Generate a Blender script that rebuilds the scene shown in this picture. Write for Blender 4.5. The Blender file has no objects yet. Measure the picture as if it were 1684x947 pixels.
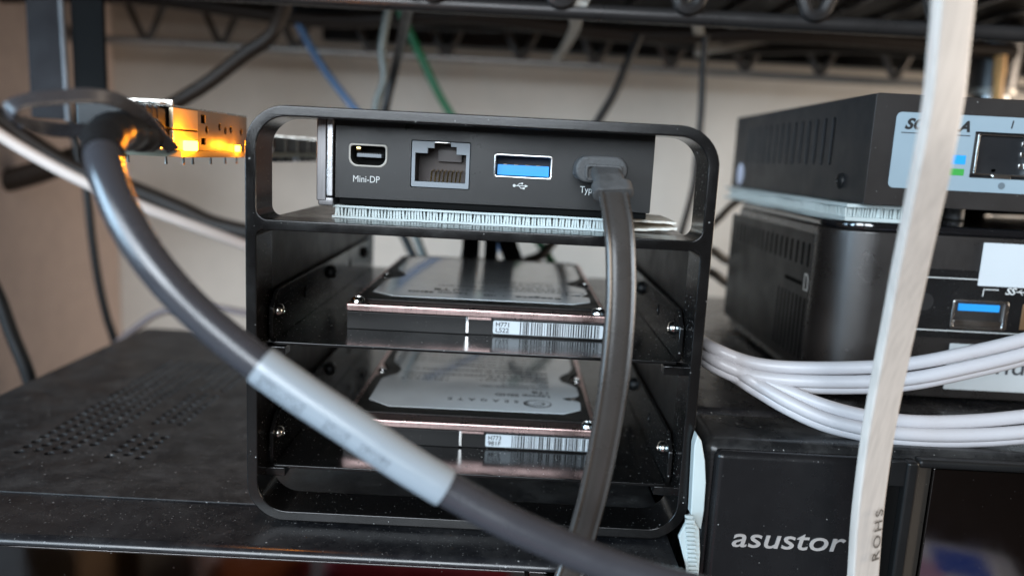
import bpy, bmesh, math, random
from mathutils import Vector, Matrix
random.seed(7)
S = 0.001                      # everything below is laid out in millimetres
scene = bpy.context.scene
COL = scene.collection

# ------------------------------------------------------------------ camera
cam = bpy.data.cameras.new('camera'); cam_o = bpy.data.objects.new('camera', cam); COL.objects.link(cam_o)
cam.sensor_width = 36; cam.lens = 27.0753
cam.clip_start = 0.01; cam.clip_end = 20
cam_o.matrix_world = Matrix([[0.998708, -0.050788, -0.001519, 0.007936], [0.006997, 0.167072, -0.98592, -0.176008], [0.050327, 0.984636, 0.167212, 0.090453], [0.0, 0.0, 0.0, 1.0]])
cam.dof.use_dof = True; cam.dof.focus_distance = 0.188; cam.dof.aperture_fstop = 7.6
scene.camera = cam_o

# ------------------------------------------------------------------ light: a cool window to the left, a warm room lamp to the right
w = bpy.data.worlds.new('World'); scene.world = w; w.use_nodes = True
bg = w.node_tree.nodes['Background']; bg.inputs[0].default_value = (1.0, .86, .76, 1); bg.inputs[1].default_value = .045
def area(name, loc, target, sx, sy, power, col):
    l = bpy.data.lights.new(name, 'AREA'); l.shape = 'RECTANGLE'; l.size = sx; l.size_y = sy; l.energy = power; l.color = col
    o = bpy.data.objects.new(name, l); COL.objects.link(o)
    o.location = Vector(loc)*S
    o.rotation_euler = (Vector(target)-Vector(loc)).to_track_quat('-Z', 'Y').to_euler()
    return o
area('window_light', (-1650, -1050, 420), (0, 150, 60), 1.1, .9, 60, (.52, .77, 1.0))
area('ceiling_light', (-330, -1350, 520), (0, 80, 50), 1.1, .7, 34, (.84, .92, 1.0))
area('side_lamp', (900, 110, 170), (0, 330, 60), .5, .4, 11, (1.0, .84, .68))
scene.view_settings.view_transform = 'Standard'; scene.view_settings.look = 'None'
scene.view_settings.exposure = -.14; scene.view_settings.gamma = 1

# ------------------------------------------------------------------ materials
MATS = {}
def mat(name, col, rough=.5, metal=0., dust=0., film=0., grain=0., gscale=2.5, coat=0., spec=.5, emit=None, es=0, rvar=.08,
        dustcol=(.55, .53, .5), trans=0, cvar=.12, dscale=.55, aniso=None, astr=.6, flat=False, crough=.12):
    if name in MATS: return MATS[name]
    m = bpy.data.materials.new(name); m.use_nodes = True; MATS[name] = m
    nt = m.node_tree; N = nt.nodes; L = nt.links; b = N['Principled BSDF']
    b.inputs['Base Color'].default_value = (*col, 1); b.inputs['Roughness'].default_value = rough
    b.inputs['Metallic'].default_value = metal; b.inputs['Coat Weight'].default_value = coat
    b.inputs['Coat Roughness'].default_value = crough; b.inputs['Specular IOR Level'].default_value = spec
    if trans: b.inputs['Transmission Weight'].default_value = trans
    if emit:
        b.inputs['Emission Color'].default_value = (*emit, 1); b.inputs['Emission Strength'].default_value = es
    if flat: return m
    def math_(op, a, bb, cc=None):
        n = N.new('ShaderNodeMath'); n.operation = op
        for i, x in enumerate((a, bb, cc)):
            if x is None: continue
            if isinstance(x, (int, float)): n.inputs[i].default_value = x
            else: L.new(x, n.inputs[i])
        return n.outputs[0]
    tc = N.new('ShaderNodeTexCoord'); mp = N.new('ShaderNodeMapping'); mp.inputs['Scale'].default_value = (1000,)*3
    L.new(tc.outputs['Object'], mp.inputs[0]); co = mp.outputs[0]
    nz = N.new('ShaderNodeTexNoise'); nz.inputs['Scale'].default_value = .09; nz.inputs['Detail'].default_value = 5; nz.inputs['Roughness'].default_value = .65
    L.new(co, nz.inputs[0])
    mr = N.new('ShaderNodeMapRange'); mr.inputs[1].default_value = .3; mr.inputs[2].default_value = .7
    mr.inputs[3].default_value = max(0, rough-rvar); mr.inputs[4].default_value = min(1, rough+rvar)
    L.new(nz.outputs[0], mr.inputs[0]); rsock = mr.outputs[0]
    mc = N.new('ShaderNodeMix'); mc.data_type = 'RGBA'
    mc.inputs[6].default_value = (*[c*(1-cvar) for c in col], 1); mc.inputs[7].default_value = (*[min(1, c*(1+cvar)) for c in col], 1)
    L.new(nz.outputs[0], mc.inputs[0]); csock = mc.outputs[2]
    if aniso:                                   # streaks along one axis (brushed or drawn surfaces)
        m2 = N.new('ShaderNodeMapping'); m2.inputs['Scale'].default_value = tuple(1000*a for a in aniso); L.new(tc.outputs['Object'], m2.inputs[0])
        n3 = N.new('ShaderNodeTexNoise'); n3.inputs['Scale'].default_value = 1; n3.inputs['Detail'].default_value = 3; L.new(m2.outputs[0], n3.inputs[0])
        mm = N.new('ShaderNodeMix'); mm.data_type = 'RGBA'; mm.blend_type = 'MULTIPLY'; mm.inputs[0].default_value = .5
        L.new(csock, mm.inputs[6]); L.new(n3.outputs[0], mm.inputs[7])
        rp = N.new('ShaderNodeValToRGB'); rp.color_ramp.elements[0].position = .3; rp.color_ramp.elements[1].position = .6
        rp.color_ramp.elements[0].color = (astr, astr, astr, 1); L.new(n3.outputs[0], rp.inputs[0]); L.new(rp.outputs[0], mm.inputs[7]); csock = mm.outputs[2]
    if grain:
        n2 = N.new('ShaderNodeTexNoise'); n2.inputs['Scale'].default_value = gscale; n2.inputs['Detail'].default_value = 2; L.new(co, n2.inputs[0])
        bp = N.new('ShaderNodeBump'); bp.inputs['Strength'].default_value = grain; bp.inputs['Distance'].default_value = .0002
        L.new(n2.outputs[0], bp.inputs['Height']); L.new(bp.outputs[0], b.inputs['Normal'])
    if dust or film:
        geo = N.new('ShaderNodeNewGeometry'); sx = N.new('ShaderNodeSeparateXYZ'); L.new(geo.outputs['True Normal'], sx.inputs[0])
        up = math_('MULTIPLY_ADD', math_('MAXIMUM', sx.outputs[2], 0), .8, .2)
        tot = None
        for k, sc in enumerate((dscale, dscale*2.3)):
            vo = N.new('ShaderNodeTexVoronoi'); vo.inputs['Scale'].default_value = sc; L.new(co, vo.inputs['Vector'])
            sc_ = N.new('ShaderNodeSeparateColor'); L.new(vo.outputs['Color'], sc_.inputs[0])
            r = math_('MULTIPLY', math_('POWER', sc_.outputs[0], 3.0), .19*min(1.5, dust))
            r = math_('MULTIPLY', r, math_('GREATER_THAN', sc_.outputs[1], 1-.55*min(1, dust)))
            s = math_('MULTIPLY', math_('LESS_THAN', vo.outputs['Distance'], r), math_('MULTIPLY_ADD', sc_.outputs[2], .55, .12))
            tot = s if tot is None else math_('MAXIMUM', tot, s)
        nf = N.new('ShaderNodeTexNoise'); nf.inputs['Scale'].default_value = .10; nf.inputs['Detail'].default_value = 8; nf.inputs['Roughness'].default_value = .75; L.new(co, nf.inputs[0])
        ff = N.new('ShaderNodeMapRange'); ff.inputs[1].default_value = .42; ff.inputs[2].default_value = .75; ff.inputs[4].default_value = film; L.new(nf.outputs[0], ff.inputs[0])
        fac = math_('MAXIMUM', tot, math_('MULTIPLY', ff.outputs[0], up))
        md = N.new('ShaderNodeMix'); md.data_type = 'RGBA'; L.new(fac, md.inputs[0]); L.new(csock, md.inputs[6]); md.inputs[7].default_value = (*dustcol, 1); csock = md.outputs[2]
        rsock = math_('ADD', rsock, math_('MULTIPLY', fac, .6))
    L.new(csock, b.inputs['Base Color']); L.new(rsock, b.inputs['Roughness'])
    return m

anod = mat('black_anodised', (.006, .0054, .0052), .17, dust=1.1, dscale=.8, grain=.1, gscale=5)
traym = mat('black_tray_paint', (.006, .0056, .0054), .18, spec=.4, dust=1.2, dscale=.8)
panelm = mat('black_panel_paint', (.012, .0095, .008), .40, dust=.2, spec=.3)
case = mat('case_black', (.012, .0115, .012), .42, dust=1.4, film=.10, dscale=1.0, grain=.35, gscale=2)
casebez = mat('bezel_black', (.009, .009, .0105), .25, spec=.7, dust=1.4, film=.05, dscale=1.0)
gloss = mat('black_gloss', (.006, .006, .007), .05, dust=.5, rvar=.02, coat=1, spec=.9)
plast = mat('black_plastic', (.008, .008, .008), .40, dust=.4, spec=.3)
dark = mat('dark_inside', (.003, .003, .003), .7, flat=True, spec=.1)
devm = mat('server_face', (.013, .0126, .0122), .34, dust=.3, spec=.4, grain=.15, gscale=8)
alum = mat('aluminium', (.72, .70, .68), .30, 1, aniso=(.1, 3, 3))
alum_red = mat('aluminium_red_reflection', (.72, .51, .48), .30, 1, aniso=(3, .4, .4), dust=.3)  # reddish reflection put into the base colour of plain aluminium
steel = mat('bright_steel', (.78, .77, .75), .18, 1)
screwm = mat('screw_nickel', (.72, .68, .62), .2, 1)
gold = mat('gold_pin', (.75, .52, .22), .25, 1)
white = mat('white_plastic', (.70, .74, .74), .38, trans=0)
fast = mat('white_fastener', (.52, .58, .57), .42, cvar=.05)
labelw = mat('label_silver', (.86, .90, .93), .2, 0, rvar=.03, coat=1, crough=.05)
paper = mat('paper_label', (.56, .585, .60), .5, cvar=.04)
ink = mat('black_ink', (.012, .012, .013), .5, flat=True)
printw = mat('white_print', (.62, .62, .60), .5, flat=True)
grey_cable = mat('charcoal_cable', (.045, .044, .050), .24, spec=.8, grain=.12, gscale=3)
usbc = mat('grey_usb_cable', (.046, .040, .036), .27, grain=.12, gscale=2.5, dust=.25, dustcol=(.3, .29, .28))
usbp = mat('dusty_grey_rubber', (.055, .053, .052), .6, grain=.8, gscale=3, film=.35, dust=.4, dustcol=(.28, .27, .26))
sleeve = mat('white_sleeve', (.30, .335, .365), .22, spec=.7, cvar=.06, grain=.1)
flatw = mat('white_flat_cable', (.54, .49, .445), .38, cvar=.05, aniso=(.9, .9, .03), astr=.70, rvar=.04)
whitec = mat('white_round_cable', (.48, .455, .46), .35, cvar=.05)
nucm = mat('mini_pc_side', (.026, .0225, .021), .30, metal=.35, spec=1.0, coat=.7, crough=.26, grain=.35, gscale=6, dust=.35)
nuct = mat('mini_pc_side_shade', (.006, .006, .0065), .40, spec=.3, dust=.2, grain=.2)  # shadow on the side put into a darker copy of the body colour
swm = mat('switch_steel', (.011, .0115, .013), .40, spec=.35, dust=.3, grain=.3, gscale=6)
swf = mat('switch_face', (.022, .0185, .017), .45, spec=.35, dust=.5)
swb = mat('switch_sticker', (.28, .35, .39), .35, cvar=.05)
blue = mat('usb_blue', (.02, .30, .75), .4, flat=True)
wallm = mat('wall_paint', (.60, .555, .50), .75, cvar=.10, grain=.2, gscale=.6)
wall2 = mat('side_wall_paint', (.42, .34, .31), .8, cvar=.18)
wirem = mat('black_wire', (.030, .027, .026), .32, metal=.4, dust=.3)
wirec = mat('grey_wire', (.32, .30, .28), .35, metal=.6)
cabk = mat('black_cable', (.008, .0075, .0075), .45, spec=.3)
cabb = mat('brown_black_cable', (.022, .015, .011), .5, spec=.25)
cabblue = mat('blue_cable', (.055, .125, .25), .45)
cabgreen = mat('green_cable', (.010, .115, .045), .45)
rj = mat('jack_grey', (.22, .24, .26), .45, cvar=.05)
pcbm = mat('circuit_board', (.30, .29, .20), .45)
pcbd = mat('chip_black', (.014, .014, .015), .5)
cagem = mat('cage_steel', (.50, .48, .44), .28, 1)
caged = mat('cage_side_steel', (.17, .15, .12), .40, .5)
fing = mat('finger_lamp_tint', (.45, .38, .26), .38, .7)  # amber glow of the lamps put into the finger colour
smoke = mat('smoked_mirror', (.11, .105, .105), .06, 1, dust=.6, rvar=.03)
darkm = mat('dull_metal', (.22, .21, .19), .45, .8)
ledm = mat('amber_light', (1, .4, .03), .4, emit=(1.0, .33, .012), es=60, flat=True)
tiem = mat('grey_tie', (.34, .33, .30), .5)
logom = mat('logo_silver', (.72, .66, .62), .32, .6, flat=True)

# ------------------------------------------------------------------ mesh helpers (millimetres)
class B:
    def __init__(s): s.v = []; s.f = []
    def add(s, vs, fs):
        o = len(s.v); s.v += [Vector(p) for p in vs]; s.f += [tuple(i+o for i in f) for f in fs]; return s
    def addbm(s, bm, M=None):
        bm.verts.index_update()
        s.add([(M @ v.co if M else v.co.copy()) for v in bm.verts], [[v.index for v in f.verts] for f in bm.faces]); bm.free(); return s
    def box(s, x0, x1, y0, y1, z0, z1, bev=0, seg=2, M=None):
        bm = bmesh.new(); bmesh.ops.create_cube(bm, size=1)
        for v in bm.verts: v.co = Vector(((x0+x1)/2+v.co.x*(x1-x0), (y0+y1)/2+v.co.y*(y1-y0), (z0+z1)/2+v.co.z*(z1-z0)))
        if bev: bmesh.ops.bevel(bm, geom=bm.edges[:], offset=bev, segments=seg, profile=.5, affect='EDGES')
        return s.addbm(bm, M)
    def cyl(s, a, b, r, r2=None, n=16, caps=True):
        a, b = Vector(a), Vector(b); d = (b-a).normalized(); x = d.orthogonal().normalized(); y = d.cross(x)
        r2 = r if r2 is None else r2
        vs = [a+(x*math.cos(2*math.pi*i/n)+y*math.sin(2*math.pi*i/n))*r for i in range(n)]
        vs += [b+(x*math.cos(2*math.pi*i/n)+y*math.sin(2*math.pi*i/n))*r2 for i in range(n)]
        fs = [(i, (i+1) % n, n+(i+1) % n, n+i) for i in range(n)]
        if caps: fs += [tuple(range(n))[::-1], tuple(range(n, 2*n))]
        return s.add(vs, fs)
    def dome(s, c, d, r, h, n=16):      # a low screw-head dome at c facing d
        c = Vector(c); d = Vector(d).normalized(); x = d.orthogonal().normalized(); y = d.cross(x)
        vs = []; rings = [(1, 0), (.95, .5), (.7, .9), (.42, 1.0), (.36, .55), (0.0, .5)]
        for (k, t) in rings[:-1]: vs += [c+(x*math.cos(2*math.pi*i/n)+y*math.sin(2*math.pi*i/n))*r*k+d*h*t for i in range(n)]
        vs.append(c+d*h*.5); fs = []
        for j in range(len(rings)-2): fs += [(j*n+i, j*n+(i+1) % n, (j+1)*n+(i+1) % n, (j+1)*n+i) for i in range(n)]
        o = (len(rings)-2)*n; fs += [(o+i, o+(i+1) % n, len(vs)-1) for i in range(n)]
        return s.add(vs, fs)
    def sweep(s, pts, prof, up=None, scale=None, caps=True, twist=None):
        """pts: list of Vectors, prof: list of (u, v) offsets; up fixes the v direction for flat cables"""
        n = len(prof); m = len(pts); vs = []
        T = [(pts[min(i+1, m-1)]-pts[max(i-1, 0)]).normalized() for i in range(m)]
        x = None
        for i in range(m):
            t = T[i]
            if up is not None:
                u = up(i/(m-1)) if callable(up) else Vector(up)
                x = (u-t*u.dot(t)).normalized()
            elif x is None: x = t.orthogonal().normalized()
            else: x = (x-t*x.dot(t)).normalized()
            y = t.cross(x); k = scale(i/(m-1)) if scale else 1
            vs += [pts[i]+(x*p[0]+y*p[1])*k for p in prof]
        fs = [(i*n+j, i*n+(j+1) % n, (i+1)*n+(j+1) % n, (i+1)*n+j) for i in range(m-1) for j in range(n)]
        if caps: fs += [tuple(range(n))[::-1], tuple(range((m-1)*n, m*n))]
        return s.add(vs, fs)
    def tube(s, pts, r, n=14, dens=8, **k):
        return s.sweep(spline(pts, dens), [(r*math.cos(2*math.pi*i/n), r*math.sin(2*math.pi*i/n)) for i in range(n)], **k)
    def xf(s, M): s.v = [M @ p for p in s.v]; return s
    def done(s, name, m, parent=None, smooth=40, base=None):
        me = bpy.data.meshes.new(name)
        if parent is not None: o0 = Vector(parent['_b'])
        else:
            xs = [[p[i] for p in s.v] for i in range(3)]
            o0 = Vector(((min(xs[0])+max(xs[0]))/2, (min(xs[1])+max(xs[1]))/2, min(xs[2]))) if base is None else Vector(base)
        me.from_pydata([(p-o0)*S for p in s.v], [], s.f); me.update()
        bm = bmesh.new(); bm.from_mesh(me); bmesh.ops.recalc_face_normals(bm, faces=bm.faces[:]); bm.to_mesh(me); bm.free()
        for p in me.polygons: p.use_smooth = True
        me.set_sharp_from_angle(angle=math.radians(smooth))
        me.materials.append(m)
        wn = len(s.f) < 20000
        o = bpy.data.objects.new(name, me); COL.objects.link(o); o['_b'] = tuple(o0)
        if parent is not None: o.parent = parent
        else: o.location = o0*S
        if wn:
            k = o.modifiers.new('normals', 'WEIGHTED_NORMAL'); k.keep_sharp = True; k.weight = 60
        return o
def spline(pts, dens=8):
    P = [Vector(p) for p in pts]
    if len(P) == 2: return [P[0].lerp(P[1], i/dens) for i in range(dens+1)]
    P = [P[0]*2-P[1]]+P+[P[-1]*2-P[-2]]; out = []
    for i in range(1, len(P)-2):
        p0, p1, p2, p3 = P[i-1:i+3]
        for k in range(dens):
            t = k/dens
            out.append(.5*((2*p1)+(p2-p0)*t+(2*p0-5*p1+4*p2-p3)*t*t+(3*p1-p0-3*p2+p3)*t**3))
    return out+[P[-2]]
def rrect(x0, x1, y0, y1, r, n=7):
    if isinstance(r, (int, float)): r = (r,)*4          # corner radii: bottom-left, bottom-right, top-right, top-left
    out = []
    for (cx, cy, rr, a0) in ((x0+r[0], y0+r[0], r[0], 180), (x1-r[1], y0+r[1], r[1], 270), (x1-r[2], y1-r[2], r[2], 0), (x0+r[3], y1-r[3], r[3], 90)):
        if rr <= 0: out.append((cx, cy)); continue
        out += [(cx+rr*math.cos(math.radians(a0+90*i/n)), cy+rr*math.sin(math.radians(a0+90*i/n))) for i in range(n+1)]
    return out
def circle(cx, cy, r, n=20, sy=1): return [(cx+r*math.cos(2*math.pi*i/n), cy+r*sy*math.sin(2*math.pi*i/n)) for i in range(n)]
def from_curve(cu, M):
    o = bpy.data.objects.new('tmp', cu); COL.objects.link(o); dg = bpy.context.evaluated_depsgraph_get()
    me = bpy.data.meshes.new_from_object(o.evaluated_get(dg)); b = B()
    b.add([M @ v.co for v in me.vertices], [tuple(p.vertices) for p in me.polygons])
    bpy.data.objects.remove(o); bpy.data.curves.remove(cu); bpy.data.meshes.remove(me)
    bm = bmesh.new(); vs = [bm.verts.new(p) for p in b.v]
    for f in b.f:
        try: bm.faces.new([vs[i] for i in f])
        except ValueError: pass
    bmesh.ops.remove_doubles(bm, verts=bm.verts[:], dist=1e-5)
    return B().addbm(bm)
def sheet(loops, depth, M, bev=0):
    """closed 2D loops (first one outer, the others holes) filled and given a thickness; local z from 0 to depth"""
    cu = bpy.data.curves.new('c', 'CURVE'); cu.dimensions = '2D'; cu.fill_mode = 'BOTH'
    cu.extrude = depth/2-bev; cu.bevel_depth = bev; cu.bevel_resolution = 2; cu.offset = -bev
    for lp in loops:
        sp = cu.splines.new('POLY'); sp.points.add(len(lp)-1); sp.use_cyclic_u = True
        for p, q in zip(sp.points, lp): p.co = (q[0], q[1], 0, 1)
    return from_curve(cu, M @ Matrix.Translation((0, 0, depth/2)))
FRONT = lambda y: Matrix(((1, 0, 0, 0), (0, 0, 1, y), (0, 1, 0, 0), (0, 0, 0, 1)))      # (u, v, w) -> x, z, depth behind y
TOP = lambda z: Matrix.Translation((0, 0, z))
SIDE = lambda x: Matrix(((0, 0, 1, x), (1, 0, 0, 0), (0, 1, 0, 0), (0, 0, 0, 1)))       # (u, v, w) -> y, z, +x
def text(body, h, o, right, up, th=.06, bold=0, shear=0, sp=1, align='LEFT', width=None):
    cu = bpy.data.curves.new('t', 'FONT'); cu.body = body; cu.size = h/.70; cu.extrude = th; cu.offset = bold; cu.shear = shear; cu.space_character = sp; cu.align_x = align
    cu.resolution_u = 4
    r = Vector(right).normalized(); u = Vector(up).normalized(); n = r.cross(u)
    b = from_curve(cu, Matrix(((r.x, u.x, n.x, 0), (r.y, u.y, n.y, 0), (r.z, u.z, n.z, 0), (0, 0, 0, 1))))
    k = 1
    if width:
        d = [p.dot(r) for p in b.v]; k = width/(max(d)-min(d))
    b.v = [p+r*(p.dot(r)*(k-1)) for p in b.v]
    return b.xf(Matrix.Translation(Vector(o)))
def tag(o, label, cat, group=None, kind=None):
    if label: o['label'] = label
    if cat: o['category'] = cat
    if group: o['group'] = group
    if kind: o['kind'] = kind
    return o
def thing(name, base, label, cat, group=None):
    o = bpy.data.objects.new(name, None); COL.objects.link(o); o.empty_display_size = .01
    o.location = Vector(base)*S; o['_b'] = tuple(base); return tag(o, label, cat, group)
def struct(o): o['kind'] = 'structure'; return o
def flatprof(w, t, r, n=5): return rrect(-w/2, w/2, -t/2, t/2, min(r, t/2*.98), n)
XR, ZU, YB = (1, 0, 0), (0, 0, 1), (0, 1, 0)

# ------------------------------------------------------------------ setting: two walls and the board everything stands on
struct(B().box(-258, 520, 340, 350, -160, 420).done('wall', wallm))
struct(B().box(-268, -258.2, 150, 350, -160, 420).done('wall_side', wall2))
struct(B().box(-256, 420, -60, 338, -112, -100).done('shelf_board', plast))

# ------------------------------------------------------------------ wire shelf overhead
t = thing('wire_shelf', (60, 190, 137), 'black wire rack shelf hanging over all the equipment', 'wire shelf')
ZF, ZT = 140.5, 166
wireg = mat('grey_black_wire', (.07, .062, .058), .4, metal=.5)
def bar(name, a, b, r, m=wirem): return B().tube([a, b], r, 12, 1).done(name, m, t)
bar('rail', (-330, 100, ZF), (420, 100, ZF), 2.7); bar('rail', (-330, 100, ZT), (420, 100, ZT), 2.7)
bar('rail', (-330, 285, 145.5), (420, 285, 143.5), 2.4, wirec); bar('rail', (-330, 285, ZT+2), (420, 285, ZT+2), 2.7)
for (y, z0, z1, r, off) in ((100, ZF+1.5, ZT-1.5, 2.3, 19), (285, 147, ZT, 1.9, 6)):
    x = -300+off; k = 0; step = 21.5
    while x < 400:
        # one V of the truss: down, round the foot, up again
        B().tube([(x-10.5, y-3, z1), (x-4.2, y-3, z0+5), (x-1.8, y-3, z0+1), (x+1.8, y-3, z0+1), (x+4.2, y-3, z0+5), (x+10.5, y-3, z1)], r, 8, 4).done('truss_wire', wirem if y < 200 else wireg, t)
        x += 2*step
for i in range(29):
    x = -320+i*25.5
    bar('deck_wire', (x, 97, ZT+3.6), (x, 290, ZT+4.4), 1.7)
tag(B().box(-300, 400, 110, 283, 172.5, 178, .5).done('shelf_liner', plast), 'black liner sheet lying on the wire shelf overhead', 'liner')
tag(B().box(-50, 390, 125, 280, 178.4, 345, 2).done('light_block_box', plast), 'unseen long black box on the liner blocking window light, right one', 'box')  # both boxes are out of view, enlarged to keep window light off the wall
tag(B().box(-295, -58, 125, 280, 178.4, 345, 2).done('light_block_box', plast), 'unseen black box on the liner blocking window light, left one', 'box')
tag(B().box(-285, 40, 205, 212, 161, 164.6, 1).done('flat_bar', plast), 'flat black bar under the left half of the shelf deck', 'bar')
tag(B().tube([(-280, 235, 157), (-190, 228, 160), (-100, 240, 155), (-20, 230, 159), (60, 238, 155), (150, 230, 158), (260, 236, 156)], 3.6, 12, 6).done('cable', cabb), 'thick brown-black cable lying along the underside of the shelf', 'cable')
tag(B().tube([(-120, 262, 163), (-40, 255, 158), (30, 262, 161), (120, 258, 154), (190, 262, 158), (300, 256, 156)], 2.6, 12, 6).done('cable', cabk), 'thinner black cable lying along the back of the shelf', 'cable')
tag(B().box(-110, 330, 292, 304, 152, 178, 1.5).done('power_strip', plast), 'long black power strip fixed behind the back rail of the shelf', 'power strip')
# rack post at the right with its sleeve and clamp
t = thing('rack_post', (259.3, 250, 147.6), 'shiny black round rack post behind the right end of the switch', 'post')
px, py, pz = (259.3, 250, 147.6)
B().cyl((px, py, -99), (px, py, 330), 9.5, n=28).done('tube', gloss, t)
B().cyl((px, py, pz-9), (px, py, pz+26), 11.2, 12.4, n=28).done('sleeve', wirem, t)
B().cyl((px, py, pz-12.2), (px, py, pz-9.2), 12.2, n=28).done('collar', darkm, t)
t = thing('wooden_peg', (252.3, 232, 143.9), 'short orange wooden peg in front of the rack post', 'peg')
a = Vector((252.7, 232, 131.7)); b_ = Vector((251.1, 232, 153.7)); 
B().cyl(a, a.lerp(b_, .55), 2.2, 2.4, 14).done('shaft', mat('orange_wood', (.62, .33, .10), .45), t)
B().cyl(a.lerp(b_, .56), b_, 2.9, 2.5, 14).done('cap', mat('orange_wood', (.62, .33, .10), .45), t)

# hanging black bracket at the upper left
t = thing('hanging_bracket', (-182.5, 150, 95.6), 'shiny black angle bracket hanging at the upper left of the rack', 'bracket')
B().box((-194.9, 150, 136.2)[0], (-180.3, 150, 136.9)[0], 150, 153, (-190, 150, 96.2)[2], ZT-4, .6).done('wide_plate', mat('bracket_paint', (.012, .009, .010), .55, spec=.15), t)
B().box((-177.5, 150, 137)[0], (-164.1, 150, 137.7)[0], 151.5, 154, (-172.4, 150, 94.8)[2], ZT-4, .6).done('side_plate', dark, t)
B().cyl(((-179.4, 150, 129.8)[0], 150.5, (-181, 150, 95.6)[2]), ((-180.6, 150, 129.7)[0], 150.5, ZT-5), 1.3, n=12).done('edge_highlight', mat('edge_highlight_grey', (.10, .10, .105), .4, .3), t)  # grey bead stands in for the highlight along the plate edge

# ------------------------------------------------------------------ cables in the background
def cable(pts, r, m, label, grp=None, name='cable', n=12):
    return tag(B().tube(pts, r, n, 7).done(name, m), label, 'cable', grp)
cable([(-99.3, 185, 152.1), (-104.6, 180, 137.9), (-116.8, 180, 129), (-132.6, 178, 115.8), (-149.2, 178, 105.4), (-167.3, 178, 94.9), (-186.8, 180, 80.3)], 3.3, cabb, 'thick brown-black cable slanting up behind the network card')
cable([(-112.5, 240, 158.6), (-104, 238, 144.2), (-95.2, 235, 131.5), (-85, 232, 119.5), (-74.3, 230, 107.6), (-45.1, 225, 75), (-12.5, 220, 54.5), (5.5, 215, 41.5), (16.8, 210, 32.8)], 1.9, cabblue, 'thin blue cable slanting down behind the rack', name='network_cable')
cable([(-29.7, 92, 144), (-40.9, 150, 139), (-50.3, 190, 128.6), (-55.4, 196, 109.6), (-58.3, 200, 89.7), (-53.3, 200, 66.6), (-42.6, 195, 45.4), (-36.3, 190, 36)], 2.1, cabk, 'black cable crossing the wire shelf left of the green one')
cable([(-55.5, 200, 157), (-58.4, 200, 137.7), (-57, 200, 123.9), (-60.7, 200, 108.2), (-53.8, 200, 87), (-44, 198, 61.3), (-36.6, 195, 44.8), (-32, 190, 36.2)], 1.9, mat('grey_green_cable', (.10, .115, .105), .4), 'grey-green cable running close beside a black one')
cable([(-55.1, 225, 161.6), (-48.4, 225, 147.4), (-41.8, 222, 135.6), (-34.2, 220, 121.6), (-25.4, 220, 108.1), (-7.3, 215, 83.3), (12.2, 205, 60.7), (22.3, 190, 48.4), (27.8, 180, 40.7)], 2.1, cabgreen, 'dark green cable slanting down behind the rack', name='network_cable')
cable([(63.9, 215, 151.5), (59.6, 212, 139.4), (53.2, 208, 123), (45.6, 205, 108.6), (37.1, 200, 88.7), (31.5, 180, 63.6), (22.2, 170, 48.8), (12.8, 165, 44.3), (9.7, 160, 39.9)], 2.2, cabk, 'black cable slanting down behind the type-c plug')
cable([(94.1, 205, 151.5), (94.5, 205, 134.7), (95, 203, 114.7), (94.1, 200, 94.5), (92.4, 196, 77.1), (85.5, 190, 48.1)], 1.7, cabk, 'thin black cable hanging straight down right of the rack')
cable([(136.4, 190, 88.2), (110.4, 180, 76), (99.4, 172, 67.2), (87.6, 165, 59), (71.4, 160, 48.5)], 1.7, cabk, 'black cable running from behind the mini computer to the rack, uppermost of three')
cable([(126.2, 180, 45.8), (107.6, 175, 48.4), (97.5, 170, 53.5), (82.4, 165, 56.6)], 2.0, cabk, 'black cable between rack and mini computer, middle of three')
cable([(127.7, 180, 31.4), (107.8, 172, 38.1), (97.3, 168, 44.1), (80.4, 165, 48.3)], 2.0, cabk, 'black cable between rack and mini computer, lowest of three')
cable([(-232.1, 90, 133.7), (-205.6, 100, 109.8), (-188.8, 105, 95.8), (-180.3, 108, 89), (-168.7, 110, 81.7), (-152.3, 112, 73.2), (-134.1, 116, 65.3), (-116.8, 124, 57.6), (-101.3, 134, 50.1), (-84.7, 145, 42)], 2.3, mat('cream_cable', (.62, .52, .46), .4), 'cream white cable slanting down behind the thick grey cable')
cable([(-212.4, 205, 110.9), (-207, 205, 82.2), (-202.4, 203, 64.8), (-200.3, 202, 44.1), (-198.2, 202, 22.9), (-195.2, 203, 2.8), (-191.9, 205, -13.6), (-189.1, 210, -38.9)], 2.0, cabk, 'black cable hanging down the wall corner at the left')
cable([(-213.7, 215, -31.7), (-191.9, 205, -13.6), (-179.3, 202, -3.4), (-168, 200, 4.5), (-154.3, 198, 8.7), (-138.4, 196, 9.9), (-122.7, 194, 8.6), (-104.2, 192, 6.7)], 1.8, mat('mauve_cable', (.14, .105, .10), .45), 'dull mauve cable lying behind the perforated case')
cable([(-258.1, 205, 108.6), (-244.1, 205, 97.3), (-227.1, 205, 84.7), (-206.2, 204, 73.5), (-178.6, 202, 65.5), (-154.2, 200, 57), (-139.4, 200, 51), (-117.9, 198, 47.2)], 4.2, cabb, 'thick brown cable running behind the cream cable')
cable([(-279, 230, 59.2), (-262.7, 230, 63.9), (-243.2, 230, 69.9), (-219.4, 228, 79.3), (-196, 226, 86)], 6.0, cabb, 'very thick brown cable crossing the side wall at far left')
cable([(-234.6, 145, 92.7), (-220, 142, 56.3), (-211.2, 140, 34.1), (-205.7, 140, 20.2), (-201.5, 140, 6.1), (-195.3, 140, -12.8), (-194.6, 142, -34.6)], 2.8, cabk, 'black cable at the left picture edge above the perforated case')
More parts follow.
